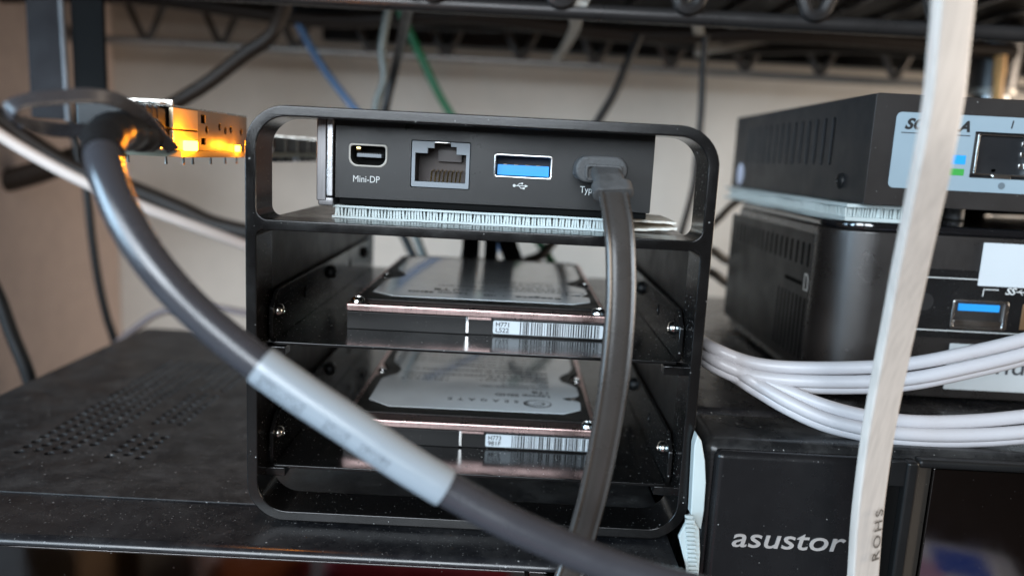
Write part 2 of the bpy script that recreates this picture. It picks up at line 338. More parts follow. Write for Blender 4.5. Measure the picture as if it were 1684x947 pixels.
for k, (p, lab) in enumerate([
    ([(27.5, 96, 144.7), (26.1, 110, 141.2), (31.4, 200, 150.4), (30, 270, 149.8), (26.3, 280, 146.6)], 'grey cable tie strap hanging between the two shelf rails'),
    ([(63.5, 96, 149.4), (84, 180, 155), (98.9, 240, 156.3), (105.3, 255, 153.2)], 'grey cable tie hanging from the shelf, left of the forked one')]):
    tag(B().sweep(spline(p, 6), flatprof(5, 1.4, .6), up=(1, 0, 0)).done('cable_tie', tiem), lab, 'cable tie')
t = thing('cable_tie', (106, 255, 152.6), 'grey forked cable tie ends spread below the shelf', 'cable tie')
B().sweep(spline([(105.6, 256, 152.7), (114.6, 250, 158.6), (119, 245, 166)], 6), flatprof(4, 1.4, .6), up=(1, 0, 0)).done('tail', tiem, t)
B().sweep(spline([(105.2, 254, 151.8), (123, 252, 154.9), (143.6, 250, 160)], 6), flatprof(4, 1.4, .6), up=(0, 0, 1), scale=lambda s: 1-.5*s).done('tail', tiem, t)
B().box(*[c for i in range(3) for c in ((103.5, 255, 151.8)[i]-(3, 2, 3)[i], (103.5, 255, 151.8)[i]+(3, 2, 3)[i])], .8).done('head', tiem, t)

# ------------------------------------------------------------------ perforated case the rack stands on
XL, XRR, YF, YBK, ZB = -168, 50, -12.5, 188, -98
t = thing('computer_case', ((XL+XRR)/2, 88, ZB), 'large dusty black case with perforated top under the drive rack', 'computer case')
B().box(XL+1, XRR-1, 3, YBK-1, ZB, -6, 1).done('body', plast, t)
holes = []
for i in range(9):                       # the grille: two bands of small holes
    for j in range(25):
        x = -131+i*4.35; y = 33.5+j*4.05+(2.0 if i % 2 else 0)
        if i == 5 and j < 19 or i == 4 and j in (0, 1): continue
        if i > 5 and j in (5, 6, 15): continue
        holes.append(circle(x, y, 1.32, 10))
top = sheet([rrect(XL, XRR, 8.5, YBK, (1, 1, 3, 3), 3)]+holes, 1.2, TOP(-1.2), .15)
top.done('top_panel', case, t, 30)
prof = [(8.3, -.35), (7.6, -.5), (-4, -.75), (-10.2, -.95)]+[(-9.4+3.4*math.cos(math.radians(a)), -4.4+3.45*math.sin(math.radians(a))) for a in (90, 110, 125, 140, 155, 170, 180)]
prof = prof[:4]+[(-10.2-2.2*math.sin(math.radians(a)), -2.6+1.65*math.cos(math.radians(a))) for a in (15, 30, 45, 60, 75, 90)]+[(-12.4, -2.9), (8.3, -2.9)]
bz = B(); n = len(prof)
for x in (XL, XRR): bz.add([(x, p[0], p[1]) for p in prof], [])
bz.f = [tuple(range(n)), tuple(range(n, 2*n))]+[(i, (i+1) % n, n+(i+1) % n, n+i) for i in range(n)]
bz.done('bezel', casebez, t, 35)
B().box(XL+.4, 14.7, -12.2, -9, ZB+2, -3.2, .35).done('front_panel', smoke, t)
B().box(15.3, XRR-.6, -12.0, -9, ZB+2, -3.3, .35).done('front_panel', smoke, t)
B().box(XL+1, XRR-1, -8.8, 2.8, ZB, -3.4, .3).done('front_core', plast, t)

# ------------------------------------------------------------------ drive rack
W2, H = 53.67, 99.34
t = rack = thing('drive_rack', (0, 70, 0), 'black metal open drive rack standing on the perforated case', 'drive rack')
loops = [rrect(-W2, W2, 0.05, H, 9.5, 10), rrect(-W2+2.6, W2-2.6, 73.6, H-2.5, (2.6, 2.6, 7, 7), 9), rrect(-W2+2.6, W2-2.6, 2.6, 71.2, (7, 7, 1.6, 1.6), 9)]
sheet(loops, 12, FRONT(0), .3).done('front_frame', anod, t, 30)
sheet(loops, 12, FRONT(136.5), .3).done('rear_frame', anod, t, 30)
B().box(-51, 51, 12.1, 136.4, 71.6, 73.3, .2).done('shelf', anod, t)
for s in (-1, 1):
    x0, x1 = sorted((s*51.4, s*53.0))
    B().box(x0, x1, 12.1, 136.4, 13, 71.5, .15).done('side_panel', panelm, t)
for z in (40.0, 8.9):
    for s in (-1, 1):
        for y in (6, 128):
            x0, x1 = sorted((s*51.25, s*46.2))
            B().box(x0, x1, y, y+4.5, z, z+2.2, .25).done('support_tab', anod, t)
for z in (50.4, 19.2):
    for s in (-1, 1):
        B().dome((s*53.67, 11 if s < 0 else 11, z), (s, 0, 0), 2.7, 1.9).done('screw', screwm, t)

def tray(zf, label):
    t = thing('drive_tray', (0, 74, zf), label, 'drive tray', 'drive trays in the rack')
    B().box(-49.4, 49.4, 7.2, 138, zf, zf+.8, .2).done('floor', traym, t)
    for s in (-1, 1):
        lp = [(7.2, zf+3), (7.6, zf+1.6), (8.4, zf+.5), (9.8, zf), (138, zf), (138, zf+13), (12.2, zf+13), (11.4, zf+12.8), (7.6, zf+9.6), (7.2, zf+8.8)]
        hl = [circle(y, zf+8.0, 1.7, 14) for y in (36, 95)]
        sheet([lp]+hl, 1.0, SIDE(-50.5 if s < 0 else 49.5), .15).done('flange', traym, t, 30)
        yy = 11.6 if s < 0 else 14.6
        sc = B().dome((s*49.45, yy, zf+7.6), (-s, 0, 0), 1.75, 1.3, 14).done('screw', screwm, t)
        sc2 = B().cyl((s*49.5, yy, zf+7.6), (s*49.35, yy, zf+7.6), 2.5, n=18).done('washer', traym, t)
        for y in (66, 118):
            B().dome((s*49.45, y, zf+9.3), (-s, 0, 0), 2.2, 1.6, 12).done('screw', plast, t)
    return t
tray(42.35, 'upper black folded metal tray under the drive marked H771')
tray(10.55, 'lower black folded metal tray under the drive marked H773')

LAB = [(-31.0, 39.3), (-24.4, 33.9), (25.4, 34.6), (30.6, 38.6), (31.0, 45.2), (30.2, 46.6), (27.2, 47.0), (25.9, 48.2), (26.3, 49.6), (30.6, 51.6), (31.2, 53.0), (31.0, 60.5), (29.6, 63), (26.9, 66), (25.9, 69.8), (26.9, 73.5),
       (29.8, 78), (31, 83), (31.2, 97), (31.2, 112), (27, 117), (-27, 117), (-31.2, 112), (-31, 97), (-31, 88), (-30.2, 81), (-27.4, 75.5), (-26.2, 71), (-27, 66.5), (-29.4, 63.5), (-31, 60)]
COV = [(-33.4, 31.6), (-31.8, 29.6), (-29, 29.0), (29.4, 29.0), (32, 29.8), (33, 31.8), (33, 62), (31.6, 66), (29.6, 69), (30.6, 73), (33, 78), (33, 118), (30, 121.5), (-30, 121.5), (-33.4, 118), (-33.4, 80), (-31.6, 75), (-30.4, 71), (-31.4, 67), (-33.4, 63)]
def drive(zb, dx, code, label, kind):
    t = thing('laptop_hard_drive', (dx-.66, 74, zb), label, 'hard drive', 'hard drives in the rack')
    x0, x1 = -35.6+dx, 34.4+dx
    zt = zb+7
    bb = B(); bb.box(x0+.3, -3.4+dx, 24.9, 124, zb, zb+4.65, .15); bb.box(-2.9+dx, x1-.3, 25.3, 124, zb, zb+4.65, .15)
    bb.done('body', mat('drive_black', (.006, .0055, .0052), .36, spec=.35, dust=.5), t)
    B().box(-3.55+dx, -2.75+dx, 24.75, 27, zb+.4, zb+4.9, .12).done('spacer', steel, t)
    B().box(-3.0+dx, 3.2+dx, 24.7, 27, zb+4.15, zb+4.95, .12).done('clip', alum_red, t)
    B().box(x0, x1, 24.5, 124.4, zb+4.7, zt, .55, 3).done('rim', alum_red, t)
    cov = sheet([[(x+dx-.3, y) for x, y in COV]], .75, TOP(zt-.02), .25).done('cover', mat('cover_black', (.007, .0065, .006), .42, dust=.35, spec=.2), t)
    lab = sheet([[(x+dx, y) for x, y in LAB]], .12, TOP(zt+.72), .02).done('label', labelw, t)
    ridge = [Vector((x*1.006+dx-.3, y, zt+.62)) for x, y in COV]
    zl = zt+.86
    R_, U_ = (-1, 0, 0), (0, -1, 0)          # the print reads from the far side
    def tx(body, h, x, y, **k): text(body, h, (x+dx, y, zl), R_, U_, .02, **k).done('print', ink, lab, 40)
    def rows(x1_, x0_, y, h, seed):
        rnd = random.Random(seed); b = B(); x = x1_
        while x > x0_:
            w_ = rnd.uniform(.5, 1.6); b.box(max(x0_, x-w_)+dx, x+dx, y-h/2, y+h/2, zl-.02, zl+.02); x -= w_+rnd.choice((.25, .3, .8))
        b.done('print', ink, lab)
    def ell(cx, cy, rx, ry, a0, a1, w0, w1, n=26):
        b = B(); vs = []
        for i in range(n+1):
            a = math.radians(a0+(a1-a0)*i/n); s_ = math.sin(math.pi*i/n); wd = w0+(w1-w0)*s_
            c, s2 = math.cos(a), math.sin(a)
            vs += [(cx+dx+c*rx, cy+s2*ry, zl), (cx+dx+c*(rx-wd), cy+s2*(ry-wd*ry/rx), zl)]
        b.add(vs, [(2*i, 2*i+1, 2*i+3, 2*i+2) for i in range(n)]).done('emblem', ink, lab)
    if kind == 0:
        tx('SEAGATE', 2.3, 12.6, 44.4, sp=1.9, bold=.02, width=21)
        tx('Laptop SSHD', 2.2, 22.2, 50.6, bold=.05, width=16.6); tx('1TB', 2.2, 22.2, 54.3, bold=.06, width=5)
        ell(18.1, 42.2, 4.2, 3.5, 30, 400, .2, .9); ell(17.7, 42.4, 2.7, 2.0, 150, 420, .1, .7); ell(18.7, 42.2, 1.5, 1.1, -40, 200, .1, .5)
        tx('WWN: 5000C5006001D8A1', 1.3, 22.2, 58.2, width=22); tx('SN: W773981F', 1.3, 22.2, 61, width=15)
        for k, (a, b_, y, h) in enumerate([(22, -1, 64.2, .8), (22, 2, 66.2, .6), (22, -7.5, 68.6, 1.2), (22, 0, 71.2, .7), (22, -5, 74.2, 1.5), (20, -2, 77.5, .8), (22, -9, 80.6, 1.2), (22, -4, 84.5, .8), (18, -9, 88, .9), (20, -3, 92, .9), (-4, -22, 74, .9), (20, -6, 96, 1.0), (21, 2, 99.5, .9), (-10, -25, 62, .7), (-10, -24, 65, .7), (-8, -25, 68.4, .9)]): rows(a, b_, y, h, k)
        for i in range(8): rows(-8, -24, 84+i*3.2, .5, 40+i)
    else:
        tx('Seagate', 2.9, 22.5, 43.0, bold=.05, width=13)
        for i in range(4): ell(4.6-i*.15, 41.6, 1.4+.85*i, 1.2+.7*i, 130, 230, .15, .5, 12)
        ell(8.2, 41.6, 2.6, 1.6, -60, 240, .15, .5)
        tx('Laptop SSHD', 2.6, -4.4, 43.6, bold=.05, width=17); tx('1TB', 3.4, -7.6, 49.2, bold=.09, width=6.4); tx('SERIAL ATA', 1.9, 3.2, 49.4, width=11.5)
        for k, (a, b_, y, h) in enumerate([(23, 6, 51, .7), (23, 9, 53.6, .7), (23, 4, 56.2, .7), (23, 6, 59, .6), (0, -14, 55, .7), (21, -4, 63, .8), (21, -2, 67, .8)]): rows(a, b_, y, h, 70+k)
        fr = sheet([rrect(24.5+dx, 29.6+dx, 47.6, 54, .9), rrect(24.8+dx, 29.3+dx, 47.9, 53.7, .7)], .04, TOP(zl-.02)).done('print', ink, lab)
    for (x, y) in ((-32.95, 27.2), (31.75, 27.2), (31.6, 70), (-32.6, 71.2)):
        B().dome((x+dx, y, zt+.0), (0, 0, 1), 1.95 if y < 30 else 1.5, 1.35 if y < 30 else 1.0, 16).done('screw', steel, t)
    B().cyl((29.0+dx, 48.2, zt+.7), (29.0+dx, 48.2, zt+.95), .9, n=14).done('rivet', steel, t)
    # front bar-code sticker
    st = sheet([rrect(3.7+dx, 33.2+dx, zb+.55, zb+4.1, .5)], .1, FRONT(25.18)).done('barcode_label', paper, t)
    c = B(); rnd = random.Random(code); x = 10.9
    while x < 32.2:
        w_ = rnd.choice((.14, .14, .22, .3, .42)); c.box(x+dx, x+w_+dx, 25.12, 25.17, zb+.62, zb+4.05); x += w_+rnd.choice((.15, .18, .28, .36, .5))
    c.done('barcode', ink, st)
    text(code[:4], 1.25, (4.35+dx, 25.14, zb+2.5), XR, ZU, .02, bold=.02, width=3.5).done('print', ink, st)
    text(code[4:], 1.25, (4.35+dx, 25.14, zb+.95), XR, ZU, .02, bold=.02, width=3.5).done('print', ink, st)
    # connector tail at the far end
    B().box(-24+dx, 20+dx, 124.2, 127, zb+.4, zb+5, .3).done('connector', plast, t)
    return t
drive(43.2, 0, 'H771L522', 'upper laptop hard drive with bar code sticker reading H771 L522', 1)
drive(11.4, -.6, 'H773981F', 'lower laptop hard drive with bar code sticker reading H773 981F', 0)
for k, (pts, wd, lab) in enumerate([
    ([(-9, 126, 47), (-9.5, 140, 50), (-10, 152, 56), (-11, 152, 66), (-12, 150, 80), (-12, 142, 92)], 7.5, 'flat black drive lead rising behind the upper drive, leftmost'),
    ([(-1, 127, 47), (-1, 138, 50), (-1.5, 148, 57), (-2, 150, 68), (-2, 150, 80), (-3, 142, 92)], 5.5, 'narrow flat black drive lead rising behind the upper drive, middle'),
    ([(9, 127, 47), (8, 137, 50), (5, 147, 57), (4.5, 150, 66), (5, 150, 80), (5, 142, 92)], 8, 'flat black drive lead rising behind the upper drive, rightmost')]):
    t = thing('drive_lead', pts[0], lab, 'cable', 'flat drive leads')
    B().sweep(spline(pts, 7), flatprof(1.4, wd, .6), up=(0, -.5, 1)).done('ribbon', cabk, t)
    x, y, z = pts[0]; B().box(x-wd/2-.8, x+wd/2+.8, 127.2, 135, z-2.6, z+2.6, .5).done('plug', plast, t)

# ------------------------------------------------------------------ clear-edged mini server on the rack's shelf
def pillars(x0, x1, y0, y1, z0, z1, nx, ny, wx, seed):
    b = B(); rnd = random.Random(seed)
    for i in range(nx):
        for j in range(ny):
            x = x0+(x1-x0)*(i+.5)/nx+rnd.uniform(-.12, .12); y = y0+(y1-y0)*(j+.5)/ny+rnd.uniform(-.1, .1); ww = wx*rnd.uniform(.75, 1.15)
            lean = rnd.uniform(-.25, .25)
            vs = [(x-ww/2, y-ww/2, z0), (x+ww/2, y-ww/2, z0), (x+ww/2, y+ww/2, z0), (x-ww/2, y+ww/2, z0)]
            vs += [(p[0]+lean, p[1], z1) for p in vs]
            b.add(vs, [(0, 1, 5, 4), (1, 2, 6, 5), (2, 3, 7, 6), (3, 0, 4, 7)])
    return b
def wavy(x0, x1, y0, y1, z0, th, amp=.18, n=36, seed=1, lift=None):
    rnd = random.Random(seed); ph = rnd.uniform(0, 6); b = B(); vs = []
    for i in range(n+1):
        s = i/n; x = x0+(x1-x0)*s; dz = amp*math.sin(s*17+ph)+amp*.6*math.sin(s*41+ph*2); dz += lift(s) if lift else 0
        dy = .25*math.sin(s*23+ph)
        vs += [(x, y0+dy, z0+dz), (x, y1, z0+dz), (x, y1, z0+th+dz), (x, y0+dy, z0+th+dz)]
    fs = [(4*i+j, 4*i+(j+1) % 4, 4*i+4+(j+1) % 4, 4*i+4+j) for i in range(n) for j in range(4)]
    return b.add(vs, fs+[(0, 1, 2, 3), (4*n, 4*n+1, 4*n+2, 4*n+3)])
ZS = 73.35
t = thing('fastener_strip', (2, 60, ZS), 'white ribbed fastener strip between the mini server and the rack shelf', 'fastener strip')
wavy(-37.4, 37, 15.2, 70, ZS+.05, .55, .05, seed=3).done('lower_tape', fast, t)
wavy(-37.2, 37, 15.0, 70, ZS+2.75, .5, .04, seed=4).done('upper_tape', fast, t)
tag(pillars(-37, 36.6, 15.4, 24, ZS+.5, ZS+2.9, 96, 5, .52, 5).done('bristles', fast, t), None, None, kind='stuff')
wavy(37.1, 53.2-4.0, 18.5, 44, ZS+.15, .6, .05, 14, 6, lift=lambda s: .9*s).done('loose_end', mat('cream_tape', (.72, .68, .60), .5), t)
wavy(37.1, 49.0, 19.5, 44, ZS+2.5, .6, .05, 14, 7, lift=lambda s: -.1*s).done('loose_end', mat('cream_tape', (.72, .68, .60), .5), t)

YD = 14.0
t = srv = thing('mini_server', (2, 75, 76.6), 'flat black mini server with Mini-DP, network and USB ports inside the rack', 'mini server')
mdp = rrect(-32.9, -23.9, 86.45, 91.6, (1.9, 1.9, .8, .8), 4)
rjh = rrect(-17.9, -3.5, 82.0, 93.3, .2, 1)
ush = rrect(2.45, 16.5, 85.5, 91.0, .7, 3)
sheet([rrect(-36.4, 41.1, 78.5, 97.9, .3, 2), mdp, rjh, ush], 1.2, FRONT(YD), .1).done('front_panel', devm, t, 30)
B().box(-36, 40.8, YD+9, 135, 76.9, 97.7, .3).done('chassis', plast, t)
B().box(-35.5, 40.4, YD+.9, 40, 76.9, 78.45, .2).done('base_lip', dark, t)
sd = B(); sd.box(-36.3, 40.9, YD+1.25, YD+9, 94, 97.8); sd.box(-36.3, 40.9, YD+1.25, YD+9, 78.6, 81.4); sd.box(17.5, 40.9, YD+1.25, YD+9, 81.4, 94); sd.done('port_block', dark, t)
hs = B().box(-40.9, -38.5, YD-.4, 134, 77.6, 97.9, .35).done('side_rail', mat('clear_side', (.24, .235, .24), .34, .5, aniso=(2, 2, .1)), t)
B().box(-38.3, -36.7, YD-1.0, 130, 78.8, 97.9, .3).done('edge_strip', mat('edge_alu', (.50, .50, .51), .28, .8), t)
B().box(-40.6, -36.7, YD-.1, 60, 76.4, 78.5, .5).done('rail_foot', mat('clear_side', (.24, .235, .24), .34), t)
# mini display port
p = sheet([rrect(-33.15, -23.65, 86.2, 91.85, (2.0, 2.0, .9, .9), 5), rrect(-32.6, -24.2, 86.75, 91.3, (1.8, 1.8, .7, .7), 5)], 6, FRONT(YD-.12), .10).done('display_port', darkm, t, 35)
B().box(-32.4, -24.4, YD+5, YD+5.6, 86.8, 91.2).done('backing', dark, p)
B().box(-31.3, -25.3, YD+.9, YD+5, 88.6, 89.5, .1).done('tongue', rj, p)
pn = B()
for i in range(10): pn.box(-31.0+i*.57, -30.75+i*.57, YD+.8, YD+3, 89.5, 89.75)
pn.done('pins', ink, p)
B().box(-31.4, -30.3, YD+.6, YD+3, 90.2, 91.0, .05).done('spring', gold, p)
text('Mini-DP', 1.62, (-32.1, YD-.03, 82.55), XR, ZU, .03, bold=0, width=6.5).done('lettering', printw, t)
# network jack
p = sheet([rrect(-17.75, -3.65, 82.15, 93.15, .2, 1),
           [(-16.9, 83.45), (-4.5, 83.45), (-4.5, 90.3), (-6.9, 90.3), (-6.9, 92.1), (-8.3, 92.1), (-8.3, 92.85), (-12.3, 92.85), (-12.3, 91.6), (-13.9, 91.6), (-13.9, 90.3), (-16.9, 90.3)]], 1.6, FRONT(YD-.1), .06).done('network_jack', rj, t, 30)
b = B(); b.box(-17.2, -4.2, YD+8, YD+8.6, 82.6, 93); b.box(-17.3, -16.95, YD+1.6, YD+8, 83, 93); b.box(-4.45, -4.1, YD+1.6, YD+8, 83, 93); b.done('cavity', mat('jack_inside', (.05, .036, .032), .5, flat=True), p)
B().box(-17.2, -4.2, YD+1.7, YD+8, 82.5, 83.4).done('cavity_floor', rj, p)
B().box(-12.0, -6.0, YD+6.2, YD+8.3, 88.4, 91.4, .1).done('latch_stop', mat('jack_inside2', (.045, .034, .032), .4, flat=True), p)
for i in range(8):
    x = -13.2+i*1.02; B().sweep([Vector((x, YD+2.0, 83.6)), Vector((x+.1, YD+3.6, 85.9)), Vector((x+.15, YD+7.5, 86.3))], flatprof(.38, .3, .1, 2), up=(1, 0, 0)).done('contact', gold, p)
B().box(-12.2, -8.4, YD-.2, YD+1, 92.87, 93.1, .03).done('shield_tab', steel, p)
# usb-a port
def usb_a(x0, x1, z0, z1, y, t, tongue_low=True, rimw=.45):
    p = sheet([rrect(x0, x1, z0, z1, .75, 4), rrect(x0+rimw, x1-rimw, z0+rimw, z1-rimw, .45, 4)], 9, FRONT(y-.2), .1).done('usb_port', steel, t, 35)
    B().box(x0+rimw, x1-rimw, y+8, y+8.4, z0+rimw, z1-rimw).done('backing', mat('usb_back', (.006, .012, .03), .5, flat=True), p)
    h = z1-z0
    if tongue_low: B().box(x0+.8, x1-.8, y+.7, y+8, z0+rimw+.2, z0+h*.56, .12).done('tongue', blue, p)
    if tongue_low:
        for i in range(4): B().box(x0+2.2+i*2.7, x0+3.3+i*2.7, y+.62, y+3, z0+h*.56-.05, z0+h*.56+.14, .05).done('contact', darkm, p)
    else: B().box(x0+.9, x1-.9, y+1.0, y+8, z0+h*.55, z1-rimw-.25, .12).done('tongue', blue, p)
    return p
p = usb_a(2.35, 16.6, 85.35, 91.1, YD, t)
text('USB', .1, (0, 200, 0), XR, ZU) if False else None
# usb trident
b = B(); zc = 83.6; xa = 7.6
b.box(xa, xa+2.6, YD-.05, YD-.01, zc-.08, zc+.08); b.cyl((xa-.1, YD-.05, zc), (xa-.1, YD-.01, zc), .36, n=12)
b.add([(xa+2.5, YD-.04, zc-.36), (xa+3.3, YD-.04, zc), (xa+2.5, YD-.04, zc+.36)], [(0, 1, 2)])
for (dx, dz, s) in ((.5, .7, 1), (.9, -.7, -1)):
    b.add([(xa+dx, YD-.04, zc), (xa+dx+.22, YD-.04, zc), (xa+dx+.75, YD-.04, zc+dz*.8), (xa+dx+.55, YD-.04, zc+dz*.8)], [(0, 1, 2, 3)])
    b.box(xa+dx+.55, xa+dx+1.25, YD-.05, YD-.01, zc+dz*.8-.09, zc+dz*.8+.09)
b.cyl((xa+1.8, YD-.05, zc+.58), (xa+1.8, YD-.01, zc+.58), .26, n=10); b.box(xa+2.0, xa+2.5, YD-.05, YD-.01, zc-.8, zc-.34)
b.done('usb_mark', printw, t)
text('Type-C', 1.62, (23.6, YD-.03, 82.7), XR, ZU, .03, width=5.9).done('lettering', printw, t)
sheet([rrect(21.6, 30.4, 85.9, 89.6, 1.8, 8), rrect(22.0, 30.0, 86.3, 89.2, 1.5, 8)], 4, FRONT(YD-.15), .06).done('type_c_port', mat('dark_metal', (.10, .11, .13), .35, .6), t)

# ------------------------------------------------------------------ type-c cable hanging in front of the rack
t = thing('usb_cable', (25, -20, -60), 'flat grey cable hanging from the mini server type-c port', 'cable')
C0 = Vector((27.5, 5, 88.6))
pl = sheet([rrect(C0.x-6.1, C0.x+6.1, C0.z-3.1, C0.z+3.1, 3.0, 9)], 8.5, FRONT(3.5), .7).done('plug', usbp, t, 40)
sheet([rrect(C0.x-3.9, C0.x+4.6, C0.z-2.3, C0.z+1.2, .9, 6), rrect(C0.x-3.2, C0.x+3.9, C0.z-2.2, C0.z+.5, .6, 6)], 1.2, FRONT(2.5), .25).done('raised_rim', usbp, pl, 40)
B().box(C0.x-4.4, C0.x+4.4, 12, 15.6, C0.z-1.2, C0.z+1.2, 1.1).done('connector_shell', steel, pl)
nk = [(28.4, 3.4, 88), (28.5, -2.5, 86.5), (29.1, -6.5, 84.6)]
B().sweep(spline(nk, 6), flatprof(7.0, 3.0, 1.3), up=(1, 0, 0)).done('strain_relief', usbp, t)
cp = [(28.9, -5.5, 85.4), (29.3, -9.5, 82.1), (30, -13, 77.5), (30.6, -15.5, 71.3), (31, -17.5, 62.6), (30.9, -19, 53.2), (30.4, -20, 43.6), (29.4, -20, 32.1), (28, -20, 21), (26.5, -20, 12.6), (25, -20.5, 5.6), (23.1, -22, -1.5), (21.6, -26, -11.9)]
k0, k1, k2 = Vector((28.8, -5, 85.5)), Vector((29.1, -6.6, 84.4)), Vector((29.2, -7.8, 83.4))
B().sweep([k0, k0.lerp(k2, .12), k0.lerp(k2, .88), k2], flatprof(9.0, 3.9, 1.8), up=(1, 0, 0), scale=lambda s: .86 if s in (0, 1) else 1).done('collar', usbp, t)
fr_ = [(-3.3, 0), (-3.15, -.6), (-2.7, -.85), (-2.25, -.6), (-2.0, -.5), (-1.6, -.68), (-.8, -.8), (.8, -.8), (1.6, -.68), (2.0, -.5), (2.25, -.6), (2.7, -.85), (3.15, -.6), (3.3, 0)]
pr = fr_+[(x, -y) for x, y in fr_[-2:0:-1]]
pr_old = [(-3.25, -.55), (-3.0, -.95), (-2.3, -1.0), (-1.9, -.7), (1.9, -.7), (2.3, -1.0), (3.0, -.95), (3.25, -.55), (3.25, .55), (3.0, .95), (-3.0, .95), (-3.25, .55)]
B().sweep(spline(cp, 8), pr, up=lambda s: Vector((1, .12+.2*s, 0))).done('ribbon', usbc, t, 50)

# ------------------------------------------------------------------ network card beside the rack, its amber lamps lit
t = nic = thing('network_card', (-90, 75, 84), 'bare network card with amber lit steel port left of the rack', 'network card')
B().box(-87, -69.6, 4, 150, 86.5, 88.0, .1).done('circuit_board', pcbm, t)
cg = B(); X0, X1, Y0, Y1, Z0, Z1 = -85.2, -70.4, 1.0, 50, 88.05, 98.2
cg.box(X0, X1, Y0, Y1, Z1-.4, Z1); cg.box(X0, X0+.4, Y0, Y1, Z0, Z1-.4); cg.box(X0+.4, X1-.4, Y0, Y1, Z0, Z0+.4); cg.box(X0+.4, X1-.4, Y1-.4, Y1, Z0+.4, Z1-.4)
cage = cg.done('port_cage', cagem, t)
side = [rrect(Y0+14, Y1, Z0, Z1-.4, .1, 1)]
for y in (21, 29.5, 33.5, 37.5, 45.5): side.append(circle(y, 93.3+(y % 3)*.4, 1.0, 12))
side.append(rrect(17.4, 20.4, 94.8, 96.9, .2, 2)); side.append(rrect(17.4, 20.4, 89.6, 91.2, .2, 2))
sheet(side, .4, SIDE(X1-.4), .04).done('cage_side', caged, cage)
for i, (z0, z1) in enumerate(((88.1, 92.6), (92.9, 97.7))):
    B().box(X1-.5, X1+.55, Y0-.3, Y0+13.4, z0, z1, .25).done('spring_finger', fing, cage)
B().box(X0-.6, X1+.7, Y0-.9, Y0-.1, 97.9, 99.2, .1).done('flange', cagem, cage)
B().box(X0, X1+.4, -8, .9, 88.1, 88.7, .15).done('lip', steel, cage)
for i in range(5): B().box(X0+1.2+i*2.7, X0+3.2+i*2.7, -2.5, .6, 98.25, 98.55, .08).done('spring_finger', cagem, cage)
for (y, z0, z1, w_) in ((8.5, 88.05, 90.4, 3.4), (39.5, 88.05, 89.8, 1.2)):
    B().box(-69.83, -68.9, y-w_, y+w_, z0, z1, .3).done('lamp', ledm, t)
for i in range(5):
    y = 64+i*14.5; B().box(-80, -71.2, y, y+11.5, 88.05, 93.2, .4).done('capacitor', pcbd, t)
    B().box(-78, -71.6, y+11.9, y+14.0, 88.05, 93.6, .2).done('terminal', cagem, t)
for i in range(6):
    y = 68+i*11; B().box(-76, -70.6, y, y+(7 if i % 3 else 4), 84.9, 86.45, .1).done('chip', pcbd if i % 3 else white, t)
for i in range(3):
    y = 60+i*5.5; B().box(-72.5, -70.2, y, y+3.4, 88.05, 89.7, .2).done('chip', white, t)
for (x, y) in ((-83, 6), (-75, 8), (-71.3, 9), (-72, 16), (-71.5, 26), (-71.5, 36), (-71.3, 44)):
    B().cyl((x, y, 84.7), (x, y, 86.45), .36, .22, 8).done('pin', darkm, t)
for (y, z, e) in ((3.0, 91.0, .0045), (39.5, 89.6, .0010)):
    l = bpy.data.lights.new('amber_lamp', 'POINT'); l.energy = 0.036*e/.0045; l.color = (1.0, .30, .012); l.shadow_soft_size = .0008
    o = bpy.data.objects.new('amber_lamp', l); COL.objects.link(o); o.location = Vector((-65.6, y, z))*S

# ------------------------------------------------------------------ thick grey cable across the foreground
t = thing('network_cable', (-68.7, -14, 86.2), 'thick charcoal cable with white sleeve sweeping diagonally across the front', 'cable')
B().box(-84.2, -71.4, -13, 40, 89.2, 97.4, .7).done('plug', plast, t)
for i in range(3): B().box(-84.4, -71.2, -4-i*2.6, -2.9-i*2.6, 89.0, 97.6, .3).done('rib', plast, t)
P = [(-68.6, -12, 91.2), (-68.9, -19, 91.6), (-67.7, -29, 91.5), (-65.3, -38, 89.6), (-62.1, -44, 85.6), (-58.7, -47, 80), (-54.6, -49, 73.9), (-49.2, -50, 67.3), (-42.7, -50, 60.8), (-34.6, -50, 54.3), (-26.3, -50, 48.7), (-17.9, -50, 43.4), (-9.4, -50, 37.9), (-0.8, -50, 32.9), (7.8, -50, 28.4), (16.6, -50, 24.6), (26.5, -50, 20.8), (37.5, -50, 17.6), (51.8, -50, 14.6)]
B().tube(P, 3.05, 20, 8).done('cord', grey_cable, t)
bt = spline(P[:5], 8)
B().sweep(bt[2:30], [(3.95*math.cos(2*math.pi*i/18), 3.95*math.sin(2*math.pi*i/18)) for i in range(18)], scale=lambda s: (1.0 if int(s*9) % 2 else .93)-.08*s).done('boot', mat('boot_rubber', (.012, .0115, .012), .40, grain=.3), t)
sl = spline(P[9:14], 10)
sp_ = B().sweep(sl[1:-1], [(3.42*math.cos(2*math.pi*i/22), 3.42*math.sin(2*math.pi*i/22)) for i in range(22)], scale=lambda s: .985 if s < .02 or s > .98 else 1).done('sleeve', sleeve, t)
mk = B(); rnd = random.Random(5); camd = Vector((0, -1, .35)).normalized()
